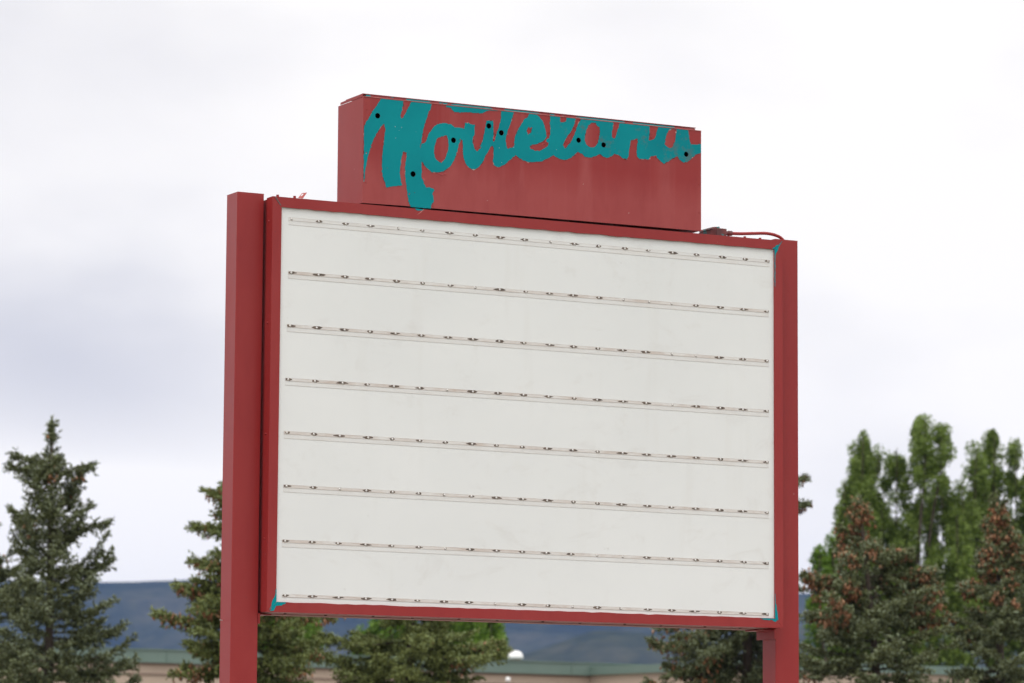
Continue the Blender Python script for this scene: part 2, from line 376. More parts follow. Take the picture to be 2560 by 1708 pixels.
def island_mat(name, stops, rough=.7, trans=0, scale=1.5):
    m = M(name); g = m.t.nodes.new('ShaderNodeNewGeometry')
    f = m.math('ADD', m.math('MULTIPLY', g.outputs['Random Per Island'], .5), m.math('MULTIPLY', m.noise(scale, 3), .5))
    c = m.ramp(f, stops); m.color(c).set(Roughness=rough, Specular_IOR_Level=.25)
    if trans:
        tr = m.t.nodes.new('ShaderNodeBsdfTranslucent'); m.link(c, tr.inputs[0]); mx_ = m.t.nodes.new('ShaderNodeMixShader'); mx_.inputs[0].default_value = trans
        m.link(m.b.outputs[0], mx_.inputs[1]); m.link(tr.outputs[0], mx_.inputs[2])
        m.link(mx_.outputs[0], m.t.nodes['Material Output'].inputs[0])
    return m.m
m_bark = M('spruce_bark'); m_bark.color(m_bark.ramp(m_bark.noise(6, 5, .6, (1, 1, .4)), [(.3, (.035, .026, .02)), (.7, (.10, .075, .06))])).set(Roughness=.9); m_bark = m_bark.m
m_needle = island_mat('blue_green_needles', [(.2, (.028, .034, .010)), (.42, (.078, .090, .028)), (.6, (.150, .175, .080)), (.78, (.30, .355, .235))])
m_needle2 = island_mat('olive_needles', [(.2, (.036, .044, .010)), (.42, (.105, .125, .028)), (.62, (.20, .235, .075)), (.8, (.29, .36, .17))])
m_cone = island_mat('brown_cones', [(.25, (.15, .065, .030)), (.5, (.28, .13, .065)), (.8, (.44, .26, .155))], .8)
m_leaf = island_mat('green_leaves', [(.2, (.075, .115, .020)), (.5, (.165, .235, .045)), (.8, (.28, .38, .10))], .5, .35, .8)
m_leafy = island_mat('yellow_green_leaves', [(.2, (.06, .12, .012)), (.5, (.13, .23, .025)), (.8, (.20, .32, .05))], .5, .3, .8)
fz = np.array([f0.x, f0.y, 0]); rx = np.array([rg0.x, rg0.y, 0])

def spruce(px, depth, top_y, prof, seed, label, lean_px=0, cones=.3, cone_from=0., up=.35, dens=1., mat=m_needle, droop=0., gap=.40, tips=(), cone_to=9.):
    """prof: (picture row, reach to the left, reach to the right) in picture pixels at this depth"""
    rs_ = np.random.RandomState(seed); k = depth/FPX
    base = at(px, 1700, depth); top = at(px+lean_px, top_y, depth); bx, by_ = base.x, base.y
    Hh = top.z; e = empty('spruce_tree', (bx, by_, 0), label, 'tree', 'spruce trees behind the sign')
    topo = np.array([top.x-bx, top.y-by_, 0])
    zrow = [at(px, p[0], depth).z for p in prof]; zl = np.array(zrow[::-1]); Ll = np.array([p[1]*k for p in prof][::-1]); Lr = np.array([p[2]*k for p in prof][::-1])
    zbot = .5
    zl = np.concatenate([[zbot], zl]); Ll = np.concatenate([[Ll[0]*1.25], Ll]); Lr = np.concatenate([[Lr[0]*1.25], Lr])
    def axis(z): return np.array([bx, by_, 0]) + topo*np.clip((z-Hh*.35)/(Hh*.65), 0, 1)**1.3 + np.array([0, 0, z])
    bmT = bmesh.new(); zs2 = np.linspace(0, Hh-.05, 14)
    tube(bmT, [axis(z) for z in zs2], [max(.006, .13*(1-z/Hh)**.9+.004) for z in zs2], 8)
    SP, SD, SL, SR = [], [], [], []; CP, CD = [], []
    z = Hh-.10; az_ = rs_.rand()*6.28; gapf = vnoise(seed+40); gx = rs_.rand()*50+10
    zvis = at(px, 1720, depth).z
    def branch(cph, sph, Lb, z, dist, vis, forced=False):
        h = rx*cph + fz*sph; rel = np.clip(dist/Hh*1.6, 0, 1)
        el0 = (1.0-rel)*.75*up/.35 - rel*.15 - droop*rel + rs_.normal()*.08
        if forced: el0 = .12
        n = max(4, int(Lb/.07)); s = np.linspace(0, 1, n)
        el_ = el0 + (s-.3)*up*(.5+rel) - .25*rel*np.sin(s*3.1)
        dirs = h[None]*np.cos(el_)[:, None] + np.array([0, 0, 1])[None]*np.sin(el_)[:, None]
        zst = z - (0 if forced else Lb*math.sin(el0)*.55); zst = min(zst, Hh-.04)
        pts = axis(zst)[None] + np.cumsum(dirs*(Lb/n), 0)
        tube(bmT, [tuple(axis(zst))]+[tuple(p) for p in pts[::2]], [max(.003, .016*(1-i/(len(pts[::2])+1))*min(1, Lb)) for i in range(len(pts[::2])+1)], 4, False)
        side = np.cross(dirs, [0, 0, 1]); side /= np.linalg.norm(side, axis=1)[:, None]+1e-9
        # twigs on both sides, then shoots on twigs
        nt_ = int(Lb/.046*dens*(1 if dist < 2.6 else 1.25)*(1 if vis else .35))+3
        si = rs_.uniform(.12, 1.0, nt_)**.85; ii = np.clip((si*(n-1)).astype(int), 0, n-1)
        tw_l = (.30*(1-si*.72)+.07)*min(1, Lb/.8+.25)*rs_.uniform(.6, 1.15, nt_)
        sg = rs_.choice([-1, 1], nt_); ang = rs_.uniform(.5, 1.1, nt_)
        td = dirs[ii]*np.cos(ang)[:, None] + side[ii]*(sg*np.sin(ang))[:, None] + np.array([0, 0, 1])[None]*(rs_.normal(-.12-.3*droop, .28, nt_))[:, None]
        td /= np.linalg.norm(td, axis=1)[:, None]
        for q in range(nt_):
            m_ = max(2, int(tw_l[q]/.034)); t = np.linspace(.05, 1, m_); m3 = m_*3
            pos = pts[ii[q]][None] + td[q][None]*(t*tw_l[q])[:, None]
            pos = np.repeat(pos, 3, 0) + rs_.normal(0, .008, (m3, 3))
            d = td[q][None]*.9 + rs_.normal(0, .55, (m3, 3)); d[:, 2] += .12; d /= np.linalg.norm(d, axis=1)[:, None]
            SP.append(pos); SD.append(d); SL.append(rs_.uniform(.045, .085, m3)); SR.append(rs_.uniform(.0085, .0165, m3))
        # shoots along the branch itself
        pos = np.repeat(pts, 6, 0)+rs_.normal(0, .01, (len(pts)*6, 3)); d = np.repeat(dirs, 6, 0)*.8+rs_.normal(0, .6, (len(pts)*6, 3)); d[:, 2] += .1; d /= np.linalg.norm(d, axis=1)[:, None]
        SP.append(pos); SD.append(d); SL.append(rs_.uniform(.05, .09, len(pos))); SR.append(rs_.uniform(.007, .012, len(pos)))
        if vis and dist > cone_from and (rs_.rand() < cones*1.4*max(0, 1-(dist/cone_to)**2) or (forced and cones > .3)):
            nc = int(rs_.uniform(5, 20)*max(.6, min(Lb, 1.3))*(1+1.6*cones))
            si = rs_.uniform(.45, 1, nc)**.7; ii = (si*(n-1)).astype(int)
            CP.append(pts[ii]+rs_.normal(0, .05, (nc, 3))+np.array([0, 0, -.01])); d = rs_.normal(0, .35, (nc, 3)); d[:, 2] -= 1; d /= np.linalg.norm(d, axis=1)[:, None]; CD.append(d)
    while z > zbot:
        dist = Hh-z; vis = z > zvis-.45
        for _ in range(1 if dist < .5 else 2):
            az_ += 2.4 + rs_.normal()*.35
            cph, sph = math.cos(az_), math.sin(az_)
            if dist > .40 and float(gapf(np.array([gx+(az_ % 6.283)*1.1]), np.array([gx+z*2.6]))[0]) < gap*(1 if dist < 2.6 else .55): continue
            l_, r_ = np.interp(z, zl, Ll), np.interp(z, zl, Lr)
            Lb = (l_ + (r_-l_)*(cph+1)/2) * (rs_.uniform(.6, 1.1) if rs_.rand() < .6 else rs_.uniform(.95, 1.18))/max(.75, math.cos(min(.7, up)))
            Lb = max(Lb, .06)
            branch(cph, sph, Lb, z, dist, vis)
        z -= (.034+.034*min(1, dist/Hh*1.6))*(1 if vis else 2.5)*rs_.uniform(.6, 1.4)
    # the boughs that reach furthest in the photograph
    for tx, ty in tips:
        zt_ = at(tx, ty, depth).z; dx = (tx-px)*k; sgn = 1 if dx > 0 else -1; z0_ = zt_-abs(dx)*.10
        ax = axis(z0_); dx = dx-float(np.dot(ax-np.array([bx, by_, z0_]), rx)); dl = abs(dx)
        for _ in range(2): branch(sgn*math.cos(.12), rs_.choice([-1, 1])*math.sin(.12), dl*rs_.uniform(.97, 1.03), z0_+rs_.normal()*.02, Hh-z0_, True, True)
    # leader
    nn = 60; t = rs_.rand(nn); pos = np.array([axis(Hh-.35*q) for q in t]); d = rs_.normal(0, .6, (nn, 3)); d[:, 2] += 1.0; d /= np.linalg.norm(d, axis=1)[:, None]
    SP.append(pos); SD.append(d); SL.append(rs_.uniform(.05, .1, nn)); SR.append(rs_.uniform(.007, .012, nn))
    obj('trunk', bmT, m_bark, e, True)
    V, F = spindles(np.concatenate(SP), np.concatenate(SD), np.concatenate(SL), np.concatenate(SR), rs_)
    print('spruce', seed, len(F)); mesh_np('crown', V, F, mat, e)
    if CP:
        P_ = np.concatenate(CP); n = len(P_)
        V, F = spindles(P_, np.concatenate(CD), rs_.uniform(.07, .105, n), rs_.uniform(.017, .025, n), rs_)
        tag(mesh_np('cones', V, F, m_cone, e), kind='stuff')
    return e

D1 = 56.
spruce(122, D1, 1048, [(1090, 14, 14), (1150, 22, 38), (1172, 80, 48), (1185, 108, 100), (1230, 98, 118), (1320, 92, 120), (1400, 95, 148), (1450, 95, 152), (1540, 110, 145), (1600, 150, 168), (1708, 190, 180)], 1,
       'leftmost full spruce, narrow blue green spire with upswept branches against the sky', 8, .22, .2, .62, .85, gap=.50, cone_to=2.0, tips=((10, 1172), (28, 1146), (230, 1172), (272, 1312), (20, 1290), (280, 1412), (318, 1578), (322, 1665), (62, 1410)))
spruce(-95, 60., 1190, [(1300, 60, 60), (1370, 90, 110), (1430, 120, 165), (1480, 140, 190), (1600, 190, 215), (1708, 240, 240)], 2,
       'dark spruce cut off by the left edge of the picture, behind the narrow spire', 0, .1, .3, .4, tips=((58, 1420), (100, 1462)))
spruce(628, 52., 985, [(1130, 30, 50), (1205, 60, 90), (1310, 92, 130), (1400, 108, 150), (1455, 130, 170), (1525, 150, 200), (1600, 150, 190), (1708, 185, 170)], 3,
       'spruce behind the left post with long cone laden branches reaching left', 0, .55, .1, .25, 1.0, m_needle2, tips=((503, 1226), (480, 1312), (478, 1396), (436, 1456), (384, 1524), (468, 1605), (458, 1665)))
spruce(1025, 54., 1080, [(1200, 60, 60), (1400, 110, 100), (1540, 108, 115), (1600, 190, 175), (1640, 215, 200), (1670, 240, 180), (1708, 170, 150)], 4,
       'dark spruce under the middle of the white board with its trunk showing', 0, .12, .3, .3, .9, m_needle2, tips=((800, 1588), (1272, 1622), (1255, 1600), (860, 1655)))
spruce(1868, 57., 1020, [(1140, 85, 75), (1192, 120, 95), (1262, 140, 100), (1380, 160, 105), (1500, 200, 135), (1585, 250, 150), (1650, 215, 165), (1708, 265, 165)], 5,
       'brownish spruce behind the right post, branches hanging below the right end of the board', 0, .45, .3, .2, 1.0, m_needle, .25, tips=((1622, 1586), (1665, 1650), (1610, 1692), (2012, 1192), (2017, 1264)))
spruce(2205, 55., 1240, [(1290, 26, 20), (1330, 60, 25), (1370, 72, 60), (1400, 90, 110), (1430, 130, 130), (1470, 140, 180), (1530, 190, 175), (1570, 160, 190), (1640, 200, 215), (1708, 230, 230)], 6,
       'spruce just right of the sign, its leaning top crowded with rust brown cones', -58, 1.3, .08, .28, .9, cone_to=2.1, gap=.43, tips=((2000, 1438), (2005, 1448), (2022, 1537), (2274, 1398), (2340, 1432), (2380, 1545), (2275, 1385)))
spruce(2502, 56., 1232, [(1275, 16, 16), (1300, 34, 30), (1340, 40, 55), (1390, 52, 80), (1440, 62, 100), (1475, 108, 120), (1550, 110, 130), (1620, 130, 150), (1708, 160, 200)], 7,
       'spruce at the right edge of the picture, brown cones round its spire', -8, 1.1, .15, .3, 1.0, cone_to=1.9, tips=((2395, 1472), (2452, 1382), (2400, 1580)))

def leafy(name, px, depth, spires, seed, label, mat, leaf=.055, clump=.22, n_leaf=26000, base_y=1640):
    """spires: (x, top row, bottom row, half width) columns of foliage carried by rising limbs"""
    rs_ = np.random.RandomState(seed); k = depth/FPX; b = at(px, 1700, depth)
    e = empty(name, (b.x, b.y, 0), label, 'tree', 'broadleaf trees beyond the building')
    zf = at(px, base_y, depth).z; bmT = bmesh.new()
    tube(bmT, [(b.x, b.y, 0), (b.x+.05, b.y, zf*.5), (b.x, b.y+.05, zf)], [.22, .17, .09], 10)
    area = np.array([(s[2]-s[1])*s[3] for s in spires], float); area /= area.sum()
    PP = []
    for s, ar in zip(spires, area):
        dd = depth + rs_.uniform(-.9, .9)
        tp = at(s[0], s[1]+2, dd); bt_ = at(s[0], s[2], dd); rw = s[3]*k*1.15; hh_ = tp.z-bt_.z
        a0 = Vector((b.x, b.y, zf*rs_.uniform(.7, .95))); mid = Vector((bt_.x*.7+b.x*.3, bt_.y*.7+b.y*.3, max(bt_.z, zf)*.9))
        tube(bmT, smooth_path([a0, mid, Vector((bt_.x, bt_.y, bt_.z+hh_*.3)), Vector((tp.x, tp.y, tp.z-.2))], 4), [.05*(1-i/13)+.008 for i in range(13)], 7, False)
        ncl = max(10, int(hh_*rw*2*7.0/(clump*clump*9)))
        t = rs_.rand(ncl)**.85; prof_ = np.clip(np.minimum((1-t)*3.2, 1), 0, 1)**.6*np.clip(.55+t*3, 0, 1)
        an = rs_.rand(ncl)*6.28; rr = rw*prof_*np.sqrt(rs_.uniform(.15, 1.0, ncl))*rs_.uniform(.8, 1.1, ncl)
        cc = np.stack([bt_.x+rx[0]*np.cos(an)*rr+fz[0]*np.sin(an)*rr, bt_.y+rx[1]*np.cos(an)*rr+fz[1]*np.sin(an)*rr, bt_.z+hh_*t*.97], 1)
        nl = int(n_leaf*ar/ncl)+1
        for c_ in cc:
            sz = clump*rs_.uniform(.5, 1.05); q = rs_.normal(0, 1, (nl, 3)); q /= np.linalg.norm(q, axis=1)[:, None]; q *= (rs_.rand(nl)**.45)[:, None]
            PP.append(c_[None] + q*np.array([sz, sz, sz*1.5]))
    P_ = np.concatenate(PP); n = len(P_)
    a = rs_.normal(size=(n, 3)); a /= np.linalg.norm(a, axis=1)[:, None]; b2 = np.cross(a, rs_.normal(size=(n, 3))); b2 /= np.linalg.norm(b2, axis=1)[:, None]
    sz = leaf*rs_.uniform(.7, 1.3, n)[:, None]
    V = np.stack([P_-a*sz, P_-b2*sz*.6, P_+a*sz, P_+b2*sz*.6], 1).reshape(-1, 3); F = np.arange(n*4).reshape(-1, 4)
    obj('trunk', bmT, m_bark, e, True); mesh_np('crown', V, F, mat, e)
    print(name, n)
DP = 114.
leafy('poplar_tree', 2270, DP, [(2158, 1072, 1420, 36), (2140, 1178, 1480, 45), (2196, 1120, 1500, 30), (2242, 1102, 1560, 34), (2300, 1040, 1300, 30), (2312, 1030, 1240, 22), (2352, 1070, 1230, 32), (2300, 1250, 1650, 60), (2355, 1160, 1560, 34), (2112, 1185, 1420, 16), (2406, 1185, 1560, 28), (2210, 1400, 1680, 90), (2360, 1420, 1700, 90), (2170, 1300, 1600, 45), (2205, 1255, 1650, 42), (2392, 1270, 1650, 38), (2262, 1320, 1680, 50), (2150, 1150, 1330, 30), (2135, 1380, 1680, 60)], 21,
      'tall poplar with several upright spires, behind the spruces right of the sign', m_leaf, .052, .30, 115000)
leafy('poplar_tree', 2500, DP+3, [(2440, 1104, 1420, 26), (2486, 1072, 1500, 32), (2462, 1200, 1600, 50), (2540, 1108, 1500, 28), (2580, 1150, 1560, 40), (2430, 1240, 1540, 36), (2500, 1300, 1650, 70), (2400, 1330, 1480, 30), (2590, 1300, 1650, 80)], 22,
      'poplar with pointed spires cut by the right edge of the picture', m_leaf, .052, .30, 80000)
leafy('poplar_tree', 2080, DP-2, [(2083, 1334, 1480, 14), (2050, 1370, 1560, 26), (2100, 1360, 1620, 38), (2070, 1440, 1680, 45)], 23,
      'low bright green poplar showing between the red post and the first spruce', m_leafy, .06, .24, 15000)
leafy('leafy_tree', 700, 128., [(690, 1500, 1700, 90), (760, 1530, 1690, 48), (640, 1520, 1700, 70)], 24, 'bright green tree beyond the building roof, behind the spruce at the left post', m_leafy, .07, .34, 22000)
leafy('leafy_tree', 1120, 126., [(940, 1520, 1690, 46), (1060, 1490, 1700, 90), (1170, 1500, 1700, 84), (1225, 1530, 1670, 46)], 25, 'round yellow green tree beyond the roof, left of the white roof vent', m_leafy, .07, .34, 30000)


# ---------------------------------------------------------------- the sign
W, H, WF, D0, PW, PD, GAP, ZP = 3.2221, 2.2, .056, .0988, .1622, .150, .0083, 2.2781
DEP = .40
sign = empty('roadside_sign', (W/2, .17, 0), 'tall red framed marquee sign with blank white letter board and peeling teal lettering above', 'sign')
def zz(z): return z + Z0
# posts
def post(x0, x1, name='post'):
    bm = bmesh.new(); box(bm, x0, x1, D0, D0+PD, 0, zz(ZP), .004); return obj(name, bm, m_post, sign)
xl1 = -WF-GAP; xr0 = W+WF+GAP
pl = post(xl1-PW, xl1); pr_ = post(xr0, xr0+PW)
for p, x0 in ((pl, xl1-PW), (pr_, xr0)):
    bm = bmesh.new(); box(bm, x0+.0004, x0+PW-.0004, D0+.0004, D0+PD-.0004, zz(ZP)-.002, zz(ZP)+.004, .001); obj('cap', bm, m_post, p)
# nail sticking out of the left post
p = on_face(553, 1551, D0+PD*.7); bm = bmesh.new()
tube(bm, [(xl1-PW+.001, D0+PD*.75, p[1]), (xl1-PW-.022, D0+PD*.75-.012, p[1]+.002)], .0025, 6); obj('nail', bm, m_steel, pl)
# brackets under the cabinet
for x0, x1 in ((xl1+.0005, xl1+.011), (xr0-.011, xr0-.0005)):
    bm = bmesh.new(); box(bm, x0, x1, D0-.004, D0+PD+.05, zz(-WF-.062), zz(-WF-.004), .001)
    xa, xb = (x0, x0+.09) if x0 < 0 else (x1-.09, x1)
    box(bm, xa, xb, D0+.02, D0+PD+.05, zz(-WF-.0115), zz(-WF-.0045), .001)
    obj('support_bracket', bm, m_red, sign)
# cabinet shell behind the frame
bm = bmesh.new()
box(bm, -WF+.011, W+WF-.011, .0805, DEP-.0805, zz(-WF+.006), zz(H+WF-.003), .002)
for z0_, z1_ in ((-WF-.0005, -WF+.0055),):
    box(bm, -WF+.05, W+WF-.05, .082, .19, zz(z0_), zz(z1_), 0, 1)
    box(bm, -WF+.05, W+WF-.05, .198, DEP-.082, zz(z0_-.003), zz(z1_), 0, 1)
for k in range(12):
    x = .1 + k*.27
    box(bm, x-.006, x+.006, .095+.05*(k % 2), .107+.05*(k % 2), zz(-WF-.004), zz(-WF+.001), 0, 2)
for z in (2.12, 1.55, .93, .35):
    r = bmesh.ops.create_icosphere(bm, subdivisions=2, radius=.006, matrix=Matrix.Translation((-WF-.0005, .045, zz(z))))
obj('cabinet', bm, [m_red, m_under, m_dark], sign)
# four mitred frame bars, front and back
def frame_bar(side, y0, y1, name='frame_bar'):
    g = .0006; w_ = WF
    o = {'l': [(-w_, -w_+g), (0, 0+g), (0, H-g), (-w_, H+w_-g)], 'r': [(W+w_, -w_+g), (W, g), (W, H-g), (W+w_, H+w_-g)],
         'b': [(-w_+g, -w_), (g, 0), (W-g, 0), (W+w_-g, -w_)], 't': [(-w_+g, H+w_), (g, H), (W-g, H), (W+w_-g, H+w_)]}[side]
    bm = bmesh.new()
    if side in 'bt':                                    # the inner edge is slightly wavy sheet metal
        n = 60; rnd = random.Random(5 if side == 't' else 6); zi = o[1][1]
        mid = [(g+(W-2*g)*k/n, zi + (0 if k in (0, n) else rnd.gauss(0, .0012) - (.003*(1-abs(k/n-.45)*2) if side == 't' else 0))) for k in range(n+1)]
        poly = [o[0]] + mid + [o[3]]
    else: poly = o
    prism(bm, [(x, zz(z)) for x, z in poly], 'y', y0, y1)
    bm.edges.ensure_lookup_table()
    return obj(name, bm, m_red, sign)
bars = {s: frame_bar(s, 0, .080) for s in 'lbrt'}
for s in 'lbrt': frame_bar(s, DEP-.080, DEP)
bm = bmesh.new(); box(bm, 0, W, .012, .016, zz(-.01), zz(H+.01)); obj('letter_panel', bm, m_panel, sign)
bm = bmesh.new(); box(bm, 0, W, DEP-.016, DEP-.012, zz(-.01), zz(H+.01)); obj('letter_panel', bm, m_panel, sign)
# teal paint showing at the corners of the frame
def flat_sheet(loops, y0, y1, name, mat, parent):
    """closed loops of (x, z) filled with holes, from y0 (front) to y1"""
    from mathutils.geometry import delaunay_2d_cdt
    vs = []; es = []
    for lp in loops:
        b = len(vs); n = len(lp); vs += [Vector(p) for p in lp]; es += [(b+i, b+(i+1) % n) for i in range(n)]
    V2, E2, F2 = delaunay_2d_cdt(vs, es, [], 0, 1e-6)[:3]
    def inside(x, z):
        c = False
        for lp in loops:
            n = len(lp)
            for i in range(n):
                x1, z1 = lp[i]; x2, z2 = lp[(i+1) % n]
                if (z1 > z) != (z2 > z) and x < (x2-x1)*(z-z1)/(z2-z1)+x1: c = not c
        return c
    keep = []
    for f in F2:
        cx = sum(V2[i].x for i in f)/len(f); cz = sum(V2[i].y for i in f)/len(f)
        if inside(cx, cz): keep.append(f)
    cnt = {}
    for f in keep:
        for a, b in zip(f, list(f[1:])+[f[0]]): cnt[(a, b)] = 1
    n = len(V2); co = [(v.x, y0, v.y) for v in V2]+[(v.x, y1, v.y) for v in V2]
    fs = [list(f) for f in keep]+[[i+n for i in f[::-1]] for f in keep]
    fs += [[b, a, a+n, b+n] for (a, b) in cnt if (b, a) not in cnt]
    me = bpy.data.meshes.new(name); me.from_pydata(co, [], fs)
    bm = bmesh.new(); bm.from_mesh(me); bmesh.ops.delete(bm, geom=[v for v in bm.verts if not v.link_faces], context='VERTS')
    bm.to_mesh(me); bm.free()
    return link_mesh(name, me, mat, parent)
m_edge = M('paint_edge'); m_edge.color(m_edge.ramp(m_edge.noise(30, 3, .6), [(.42, (.07, .010, .012)), (.56, (.34, .03, .035)), (.66, (.45, .33, .30))])).set(Roughness=.7); m_edge = m_edge.m
rj = random.Random(11)
def ragged(lp, step=.006, amp=.0014, clip=None):
    out = []; n = len(lp); ph = rj.random()*10
    def on_edge(p):
        return clip and (abs(p[0]-clip[0]) < .0025 or abs(p[0]-clip[1]) < .0025 or abs(p[1]-clip[3]) < .0035)
    for i in range(n):
        a, b = lp[i], lp[(i+1) % n]; d = math.hypot(b[0]-a[0], b[1]-a[1])
        if d < 1e-6: continue
        k = max(1, int(d/step)); nx_, nz_ = -(b[1]-a[1])/d, (b[0]-a[0])/d
        flat = on_edge(a) and on_edge(b)
        for j in range(k):
            if flat and j: continue
            t = j/k; o = 0 if on_edge(a) and j == 0 else rj.gauss(0, amp)
            out.append((a[0]+(b[0]-a[0])*t + nx_*o, a[1]+(b[1]-a[1])*t + nz_*o))
    if clip: out = [(min(max(x, clip[0]), clip[1]), min(max(z, clip[2]), clip[3])) for x, z in out]
    return out
def px_loop(pts, ox, oy, sc): return [on_face(ox+x/sc, oy+y/sc, 0.0) for x, y in pts]
for s, pts, ox, oy, sc in (
    ('r', [(1735, 612), (1800, 560), (1835, 505), (1880, 462), (1838, 520), (1812, 575), (1790, 640), (1762, 690), (1752, 740), (1749, 900), (1747, 1300), (1737, 1300)], 1700, 540, 7.344),
    ('t', [(1735, 612), (1690, 600), (1745, 570), (1760, 545), (1820, 520), (1876, 466), (1834, 508), (1799, 558)], 1700, 540, 7.344),
    ('l', [(884, 376), (884, 190), (874, 195), (865, 280), (830, 350), (812, 390), (806, 450), (780, 500), (771, 508), (820, 450)], 540, 1440, 5.85),
    ('b', [(886, 380), (1030, 384), (1005, 410), (960, 432), (880, 440), (855, 480), (840, 510), (785, 514), (822, 455)], 540, 1440, 5.85),
    ('r', [(945, 455), (945, 30), (950, 30), (955, 190), (968, 220), (985, 350), (998, 440), (1002, 480), (985, 490)], 1800, 1480, 6.877),
    ('b', [(943, 460), (690, 452), (740, 475), (810, 480), (840, 490), (890, 478), (925, 510), (960, 512), (975, 492)], 1800, 1480, 6.877)):
    flat_sheet([ragged(px_loop(pts, ox, oy, sc), .006, .0008)], -.0012, .0004, 'bare_paint', m_chip, bars[s])
# seam filler at the top left mitre
flat_sheet([px_loop([(985, 325), (905, 200), (892, 205), (970, 322)], 540, 460, 6.03)], -.001, .0004, 'seam', m_seam, bars['t'])
flat_sheet([px_loop([(975, 1392), (1075, 1408), (1050, 1418), (1010, 1420), (985, 1412)], 820, 210, 4.479)], -.0014, .0004, 'bare_paint', m_chip, bars['t'])
# scratches on the top bar
flat_sheet([px_loop([(1072, 1402), (1078, 1404), (1040, 1440), (1000, 1466), (1030, 1438)], 820, 210, 4.479)], -.0012, .0004, 'scratch', m_pink, bars['t'])

# letter tracks with their screws
rows = [((669, 503), (1762, 600)), ((668, 626), (1760, 715)), ((665, 748), (1760, 829)), ((661, 871), (1760, 944)),
        ((658, 993), (1760, 1061)), ((657, 1116), (1760, 1177)), ((654, 1242), (1760, 1293)), ((654, 1367), (1760, 1410))]
rs = random.Random(4); extra = []; YP = .012
bm = bmesh.new(); lathe(bm, (0, 0, 0), [(.0064, 0), (.0064, .001), (.0055, .0028), (.0030, .0042), (.0004, .0046)], 12, 'y')
scr_me = bpy.data.meshes.new('screw'); bm.to_mesh(scr_me); bm.free(); scr_me.materials.append(m_steel)
for p in scr_me.polygons: p.use_smooth = True
for ri, (a, b) in enumerate(rows):
    k = 2560/2350
    xa, za = on_face(a[0]*k, a[1]*k, YP); xb, zb = on_face(b[0]*k, b[1]*k, YP)
    zs = lambda x: za + (zb-za)*(x-xa)/(xb-xa)
    xs0, xe = xa-.018, xb+.012
    bm = bmesh.new()
    def slab(dz0, dz1, y0, y1, mi):
        vs = []
        for y in (y0, y1):
            for x, dz in ((xs0, dz0), (xe, dz0), (xe, dz1), (xs0, dz1)): vs.append(bm.verts.new((x, y, zs(x)+dz)))
        fs = [(0, 1, 2, 3), (7, 6, 5, 4), (0, 4, 5, 1), (1, 5, 6, 2), (2, 6, 7, 3), (3, 7, 4, 0)]
        fl = [bm.faces.new([vs[i] for i in f]) for f in fs]
        for f in fl: f.material_index = mi
        bmesh.ops.recalc_face_normals(bm, faces=fl)
    slab(-.0078, .0078, YP-.0016, YP-.0002, 0)
    slab(.0079, .0086, YP-.0020, YP-.0002, 2)             # upper lip of the track
    slab(-.0088, -.0079, YP-.0021, YP-.0002, 2)
    if ri < 7:
        slab(-.0320, -.0089, YP-.0009, YP-.0002, 1)
        slab(-.0331, -.0321, YP-.0013, YP-.0002, 2)
    if ri > 0: slab(-.0078, -.0066, YP-.0018, YP-.0015, 2)
    nS = 20; xsS = []
    for j in range(nS):
        x = xa + (xb-xa)*j/(nS-1)*1.0 + rs.gauss(0, .004)*(0 < j < nS-1); xsS.append(x)
        # bow tie shaped smear of grime behind the screw
        big = rs.random(); ln = .015+.024*big*(1 if ri else .7); hh_ = .0048+.0026*rs.random()
        if rs.random() < .09: ln = .007
        sk = rs.uniform(-.004, .004); n = 14; ring = []
        for q in range(n):
            t = 2*math.pi*q/n; rr = 1+rs.uniform(-.22, .22)
            X_ = x+sk+ln*math.copysign(abs(math.cos(t))**.6, math.cos(t))*rr; X_ = max(xs0+.002, min(xe-.002, X_)); Z_ = zs(x)+.0005+hh_*math.sin(t)*rr*(1.15-.5*abs(math.cos(t)))
            ring.append(bm.verts.new((X_, YP-.0022, Z_)))
        bm.faces.new(ring[::-1]).material_index = 3
    tr = obj('letter_track', bm, [m_trackc if ri == 0 else m_track, m_lip, m_line, m_smear], sign)
    for j, x in enumerate(xsS):
        pos = Vector((x, YP-.0023, zs(x)))
        if j < 12:
            s_ = bpy.data.objects.new('screw', scr_me); C.objects.link(s_); s_.parent = tr; s_.location = pos - Vector(sign.location)
        else: extra.append(pos)
bm = bmesh.new()
for pos in extra: lathe(bm, pos, [(.0064, 0), (.0064, .001), (.0055, .0028), (.0030, .0042), (.0004, .0046)], 12, 'y')
tag(obj('screws', bm, m_steel, sign, True), kind='stuff')

# header box with its worn lettering
XL, XR, BD = .4961, 2.7136, .336
ZB0, ZB1, ZT = zz(2.2620), zz(2.2720), zz(2.8712)
HC = [(555, 357, 820, 210, 4.479, 30), (1404, 631, 820, 210, 4.479, 30), (1800, 471, 820, 210, 4.479, 30), (1940, 548, 820, 210, 4.479, 30), (951, 1010, 820, 210, 4.479, 31),
      (745, 496, 1280, 240, 4.48, 29), (1025, 549, 1280, 240, 4.48, 29), (1950, 654, 1280, 240, 4.48, 29)]
holes = []
for x, y, ox, oy, sc, r in HC:
    cx, cz = on_face(ox+x/sc, oy+y/sc); rr = r/sc/9336*20.9*1.06
    holes.append([(cx+rr*math.cos(2*math.pi*k/28), cz+rr*math.sin(2*math.pi*k/28)) for k in range(28)])
bm = bmesh.new(); t_ = .003
box(bm, XL, XL+t_, .0021, BD, ZB0+.001, ZT-.002); box(bm, XR-t_, XR, .0021, BD, ZB1+.001, ZT-.002)
box(bm, XL+t_, XR-t_, .0021, BD, ZB1+.001, ZB1+.004); box(bm, XL+t_, XR-t_, .0021, BD, ZT-.006, ZT-.002)
